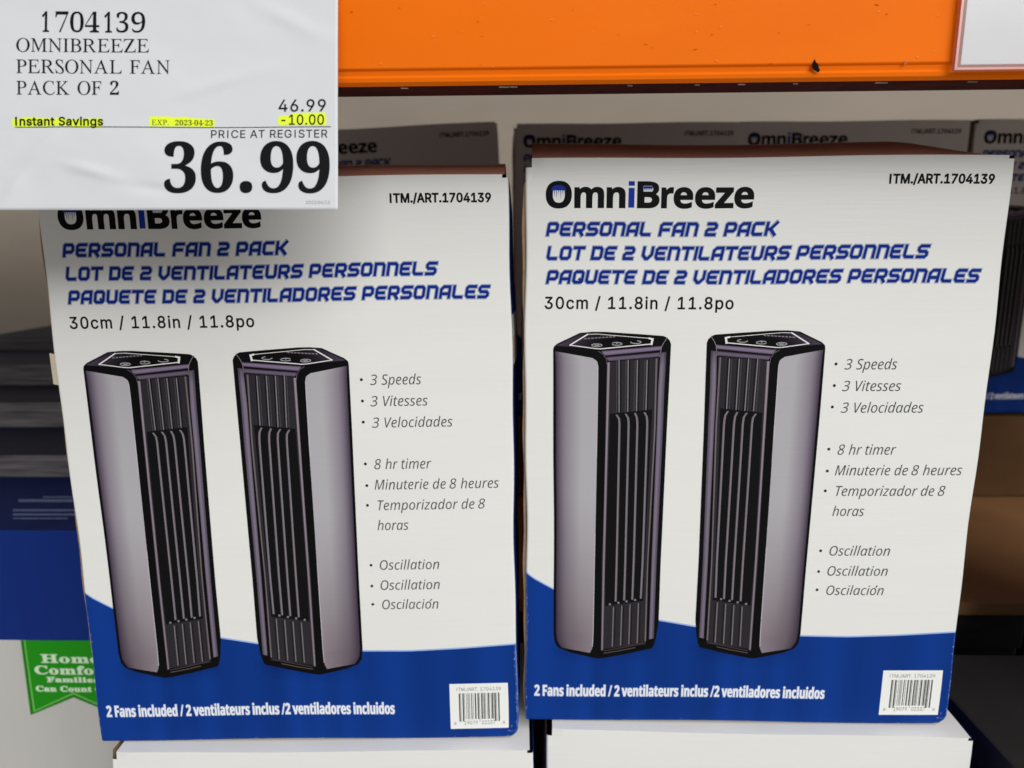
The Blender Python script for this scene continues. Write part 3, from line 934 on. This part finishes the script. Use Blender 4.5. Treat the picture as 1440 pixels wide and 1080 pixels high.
YF = -.07
prof = []                                    # (y, z) section of the beam, front face first
z96, z118 = float(at(720, 97, YF)[2]), float(at(720, 119, YF)[2])
prof += [(YF, .50), (YF, z96 + .0012)]
for a in np.linspace(0, 1, 6): prof.append((YF + .0012 * a ** 2, z96 + .0012 - .0012 * a))
prof += [(YF + .0016, z96 - .0018), (YF + .0008, z96 - .0030), (YF + .0012, z118 + .0018), (YF + .0030, z118 + .0004), (YF + .0055, z118), (YF + .022, z118), (YF + .022, z118 + .05), (YF + .026, z118 + .05), (YF + .026, .50)]
t = empty('rack_beam', (0, YF, z118))
xs = np.linspace(-1.5, 1.5, 31)
vv, ff = [], []
for x in xs:
    for (y, z) in prof: vv.append((x, y - YF, z - z118))
n = len(prof)
for i in range(len(xs) - 1):
    for j in range(n):
        a, b = i * n + j, i * n + (j + 1) % n
        ff.append((a, b, b + n, a + n))
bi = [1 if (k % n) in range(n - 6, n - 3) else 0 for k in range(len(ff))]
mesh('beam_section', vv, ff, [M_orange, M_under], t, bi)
# chipped paint
def chip(pts, layer, m_, name):
    A = np.array([at(x, y, YF)[[0, 2]] for x, y in pts])
    if sarea(A) < 0: A = A[::-1]
    v, f = fill([A])
    yo = -.0003 - .0002 * layer
    return mesh(name, [(p[0], yo, p[1] - z118) for p in v], [tuple(int(k) for k in q) for q in f], m_, t)
chip([(1142, 90), (1145, 83), (1147, 88), (1150, 90.5), (1151, 96), (1153, 99), (1150, 102.5), (1144, 99), (1141, 94)], 1, M_chip, 'paint_chip')
chip([(1271, 86), (1274, 87), (1275, 90), (1272, 91), (1270, 89)], 0, mat('dark_orange_scar', (.30, .07, .01), .6), 'paint_scar')
rnd = random.Random(8)
M_sc = (mat('scuff_dark', (.42, .075, .003), .6, .05), mat('scuff_pale', (.86, .27, .05), .5, .1))
for k in range(34):                           # small nicks and rubs in the paint
    x, y, l_ = rnd.uniform(480, 1340), rnd.uniform(4, 94), rnd.uniform(1.2, 4.5)
    a_, h_ = rnd.uniform(-.5, .5), rnd.uniform(.35, .9)
    c_, s_ = math.cos(a_) * l_, math.sin(a_) * l_
    chip([(x - c_, y - s_), (x, y - h_), (x + c_, y + s_), (x + c_ * .2, y + h_)], 0, M_sc[k % 2], 'paint_nick')
for k in range(9):                            # rubbed spots along the lower edge
    x = (700, 716, 1041, 1236, 1368, 884, 560, 980, 1120)[k]
    p = at(x, 119, YF)
    l_ = (.004, .003, .003, .005, .004, .002, .003, .002, .002)[k]
    mesh('rub_mark', [(p[0], .0022, .0014), (p[0] + l_, .0020, .0016), (p[0] + l_ * 1.2, .0052, -.0002), (p[0] + l_ * .1, .0050, -.0002)], [(0, 1, 2, 3)], M_steel, t)
tag(t, 'orange painted steel rack beam with chipped lower edge across the top', 'beam')

# ------------------------------------------------------------------ pasted-in inset of a price card, built as a card before the beam
ZC = .2975
def cardpt(x, y, k=0):                       # the inset lies parallel to the image plane, at a fixed camera depth
    zz = ZC - .00006 * k
    return CAM + RW.T @ (np.array([(x - 720) / FPX, (y - 540) / FPX, 1.0]) * zz)
def curl(x, y):
    return .0007 * math.sin(x * .011 + 1) * math.sin(y * .013) + .0002 * math.sin(x * .025 + y * .02) \
        + sum(a * math.exp(-((x - cx) * c + (y - cy) * s) ** 2 / (2 * l * l) - ((y - cy) * c - (x - cx) * s) ** 2 / (2 * w_ * w_))
              for cx, cy, c, s, l, w_, a in ((128, 240, .97, .24, 26, 5, .0009), (60, 205, .8, -.6, 30, 6, .0007), (300, 118, .95, -.31, 45, 6, .0007), (410, 30, .9, .43, 40, 8, .0006), (215, 265, .99, .1, 22, 5, -.0007), (20, 262, .7, -.7, 18, 5, .0007)))
def card_surf(x, y, k=0):
    p = cardpt(x, -y, k)
    nrm = RW.T @ np.array([0, 0, -1.0])
    return p + nrm * curl(x, -y)
t = empty('price_card')
P = Print()
nx, ny = 150, 80
vv = [(-170 + 645 * i / (nx - 1), 45 - 340 * j / (ny - 1)) for j in range(ny) for i in range(nx)]
ff = [(j * nx + i, j * nx + i + 1, (j + 1) * nx + i + 1, (j + 1) * nx + i) for j in range(ny - 1) for i in range(nx - 1)]
o = mesh('card', [card_surf(x, y) for x, y in vv], ff, M_paper, t, smooth=True)
md = o.modifiers.new('thickness', 'SOLIDIFY'); md.thickness = .0003; md.offset = 1
# yellow highlighter
P = Print()
Y = lin(218, 236, 60)
cz = lambda x, y: np.array([x / 3.0, -y / 3.0])
rnd = random.Random(2)
for x0, y0, x1, y1 in ((56, 500, 432, 535), (632, 494, 900, 532), (1174, 487, 1374, 527)):
    top = [(x, y0 + rnd.uniform(-3, 3) - 3 * math.sin((x - x0) / 60)) for x in np.linspace(x0, x1, 14)]
    bot = [(x, y1 + rnd.uniform(-2, 2)) for x in np.linspace(x1, x0, 14)]
    pts = np.array([cz(*p) for p in top + [(x1 + 4, (y0 + y1) / 2)] + bot + [(x0 - 4, (y0 + y1) / 2)]])
    P.area([pts if sarea(pts) > 0 else pts[::-1]], Y, 1)
    if x0 < 1000:
        P.build('highlighter', card_surf, M_inkp, t)
        P = Print()
x0, x1, y0, y1 = 1222, 1372, 476, 500
pts = np.array([cz(x0, y1), cz(x0 + 4, y0), cz(x1, y0 - 2), cz(x1 + 2, y1)])
P.area([pts if sarea(pts) > 0 else pts[::-1]], Y, 1)
P.build('highlighter', card_surf, M_inkp, t)
P = Print()
def put(loops, x0, x1, yb, h, ref, col=(20, 20, 22), slant=0, gr=0, layer=2, gx=None):
    L = fit(loops, x0 / 3, x1 / 3, -yb / 3, h / 3, ref, slant)
    if gr or gx: L = grow(L, gr, gx)
    P.area(L, lin(*col), layer)
def serif_line(s):
    """upright book serif: letters from the slanted face set upright, figures thinned"""
    loops, x = [], 0
    z = outlines(serif_bold('0'), MATH, 3)
    DW = 1.12 * (max(p[:, 0].max() for p in z) - min(p[:, 0].min() for p in z))
    for word in s.split(' '):
        for ch in word:
            if ch.isalpha():
                L = outlines(serif_it(ch), MATH, 5)
                k = .27
                if ch == 'A':
                    al = np.vstack(L); tp = al[al[:, 1] > al[:, 1].max() - .03]; bt = al[al[:, 1] < al[:, 1].min() + .02]
                    k = (tp[:, 0].mean() - (bt[:, 0].min() + bt[:, 0].max()) / 2) / (al[:, 1].max() - al[:, 1].min())
                L = [np.stack([p[:, 0] - k * p[:, 1], p[:, 1]], 1) for p in L]
                a = min(p[:, 0].min() for p in L); b = max(p[:, 0].max() for p in L)
                loops += [p - np.array([a - x, 0]) for p in L]
                x += b - a + .035
            else:
                L = grow(outlines(serif_bold(ch), MATH, 5), 0, -.006)
                a = min(p[:, 0].min() for p in L); b = max(p[:, 0].max() for p in L)
                off = (DW - (b - a)) / 2 if ch.isdigit() else .03
                loops += [p - np.array([a - x - off, 0]) for p in L]
                x += DW if ch.isdigit() else .18
        x += .24
    return loops
def glyph(ch, x0, x1, y0, y1, dx=0.0, dy=0.0):
    """one bold serif figure set into the box x0..x1, y0..y1 (photo pixels x 3)"""
    L = outlines(serif_bold(ch), MATH, 8)
    lo = min(p[:, 1].min() for p in L); hi = max(p[:, 1].max() for p in L)
    L = [p - np.array([0, lo]) for p in L]
    L = grow(fit(L, x0 / 3, x1 / 3, -y1 / 3, (y1 - y0) / 3, hi - lo), dy, dx)
    P.area(L, lin(20, 20, 22), 2)
for ch, x0, x1, dx in (('1', 180, 210, .15), ('7', 236, 290, -.5), ('0', 297, 354, -.95), ('4', 359, 419, -.6), ('1', 440, 472, .15), ('3', 490, 541, -.75), ('9', 553, 612, -.85)):
    glyph(ch, x0 + 3 * dx, x1 - 3 * dx, 49, 137, dx)
put(serif_line('OMNIBREEZE'), 73, 628, 221, 57, capof(MATH, serif_it))
put(serif_line('PERSONAL FAN'), 73, 716, 311, 57, capof(MATH, serif_it))
put(serif_line('PACK OF 2'), 73, 503, 401, 57, capof(MATH, serif_it))
put(outlines('46.99', INTER, 4, 1.05), 1174, 1374, 469, 50, capof(INTER), gr=.25)
put(outlines('-10.00', INTER, 4, 1.05), 1186, 1366, 525, 42, capof(INTER), gr=.25)
put(outlines('Instant Savings', INTER, 4, 1.05), 68, 436, 530, 34, capof(INTER), gr=.55)
put(serif_line('EXP.'), 640, 710, 527, 22, capof(MATH, serif_it))
put(serif_line('2023-04-23'), 738, 895, 527, 22, capof(MATH, serif_it))
put(outlines('PRICE AT REGISTER', INTER, 4, 1.06), 888, 1381, 580, 33, capof(INTER), gr=.1)
for ch, x0, x1, y0, y1 in (('3', 690, 826, 594, 815), ('6', 846, 985, 595, 815), ('.', 1012, 1066, 764, 816), ('9', 1097, 1238, 594, 816), ('9', 1250, 1391, 594, 816)):
    glyph(ch, x0 + 2, x1 - 2, y0 + 1, y1 - 1, .6, .3)
put(outlines('2023/04/13', INTER, 3, 1.05), 1291, 1391, 860, 13, capof(INTER), (130, 130, 134))
P.area([np.array([cz(66, 539), cz(1396, 536), cz(1396, 533), cz(66, 536)])], lin(30, 30, 32), 2, 6)
P.build('card_text', card_surf, M_inkp, t)
# unseen hanger that joins the inset card to the beam, above the frame
hp = cardpt(150, -40)
box('hanger_clip', (hp[0] - .02, YF - .012, hp[2] - .002), (hp[0] + .02, YF + .001, hp[2] + .02), M_steel, t, .001)
tag(t, 'white price card reading 36.99 with yellow highlighting, a pasted-in inset set before the beam', 'price card')

# second card in a clear sleeve at the right end
t = empty('price_card')
def bp(x, y, o): 
    p = at(x, y, YF - o); return p
def sheet(name, x0, x1, y0, y1, o, m_):
    q0, q1 = bp(x0, y1, o), bp(x1, y0, o)
    return box(name, (q0[0], YF - o - .0003, q0[2]), (q1[0], YF - o, q1[2]), m_, t)
sheet('card', 1350.5, 1700, -60, 91, .0020, M_paper)
sheet('sleeve', 1346, 1705, -62, 94.5, .0028, M_sleeve)
q0, q1 = bp(1346, 94.5, .003), bp(1705, -62, .003)
e = .0011
box('sleeve_edge', (q0[0] - e, YF - .0032, q0[2] - e), (q0[0] - .0001, YF - .0012, q1[2]), M_sleeve_edge, t)
box('sleeve_edge', (q0[0], YF - .0032, q0[2] - e), (q1[0], YF - .0012, q0[2] - .0001), M_sleeve_edge, t)
tag(t, 'blank white card corner in a clear sleeve at the beam\'s right end', 'price card')
bpy.context.view_layer.update()
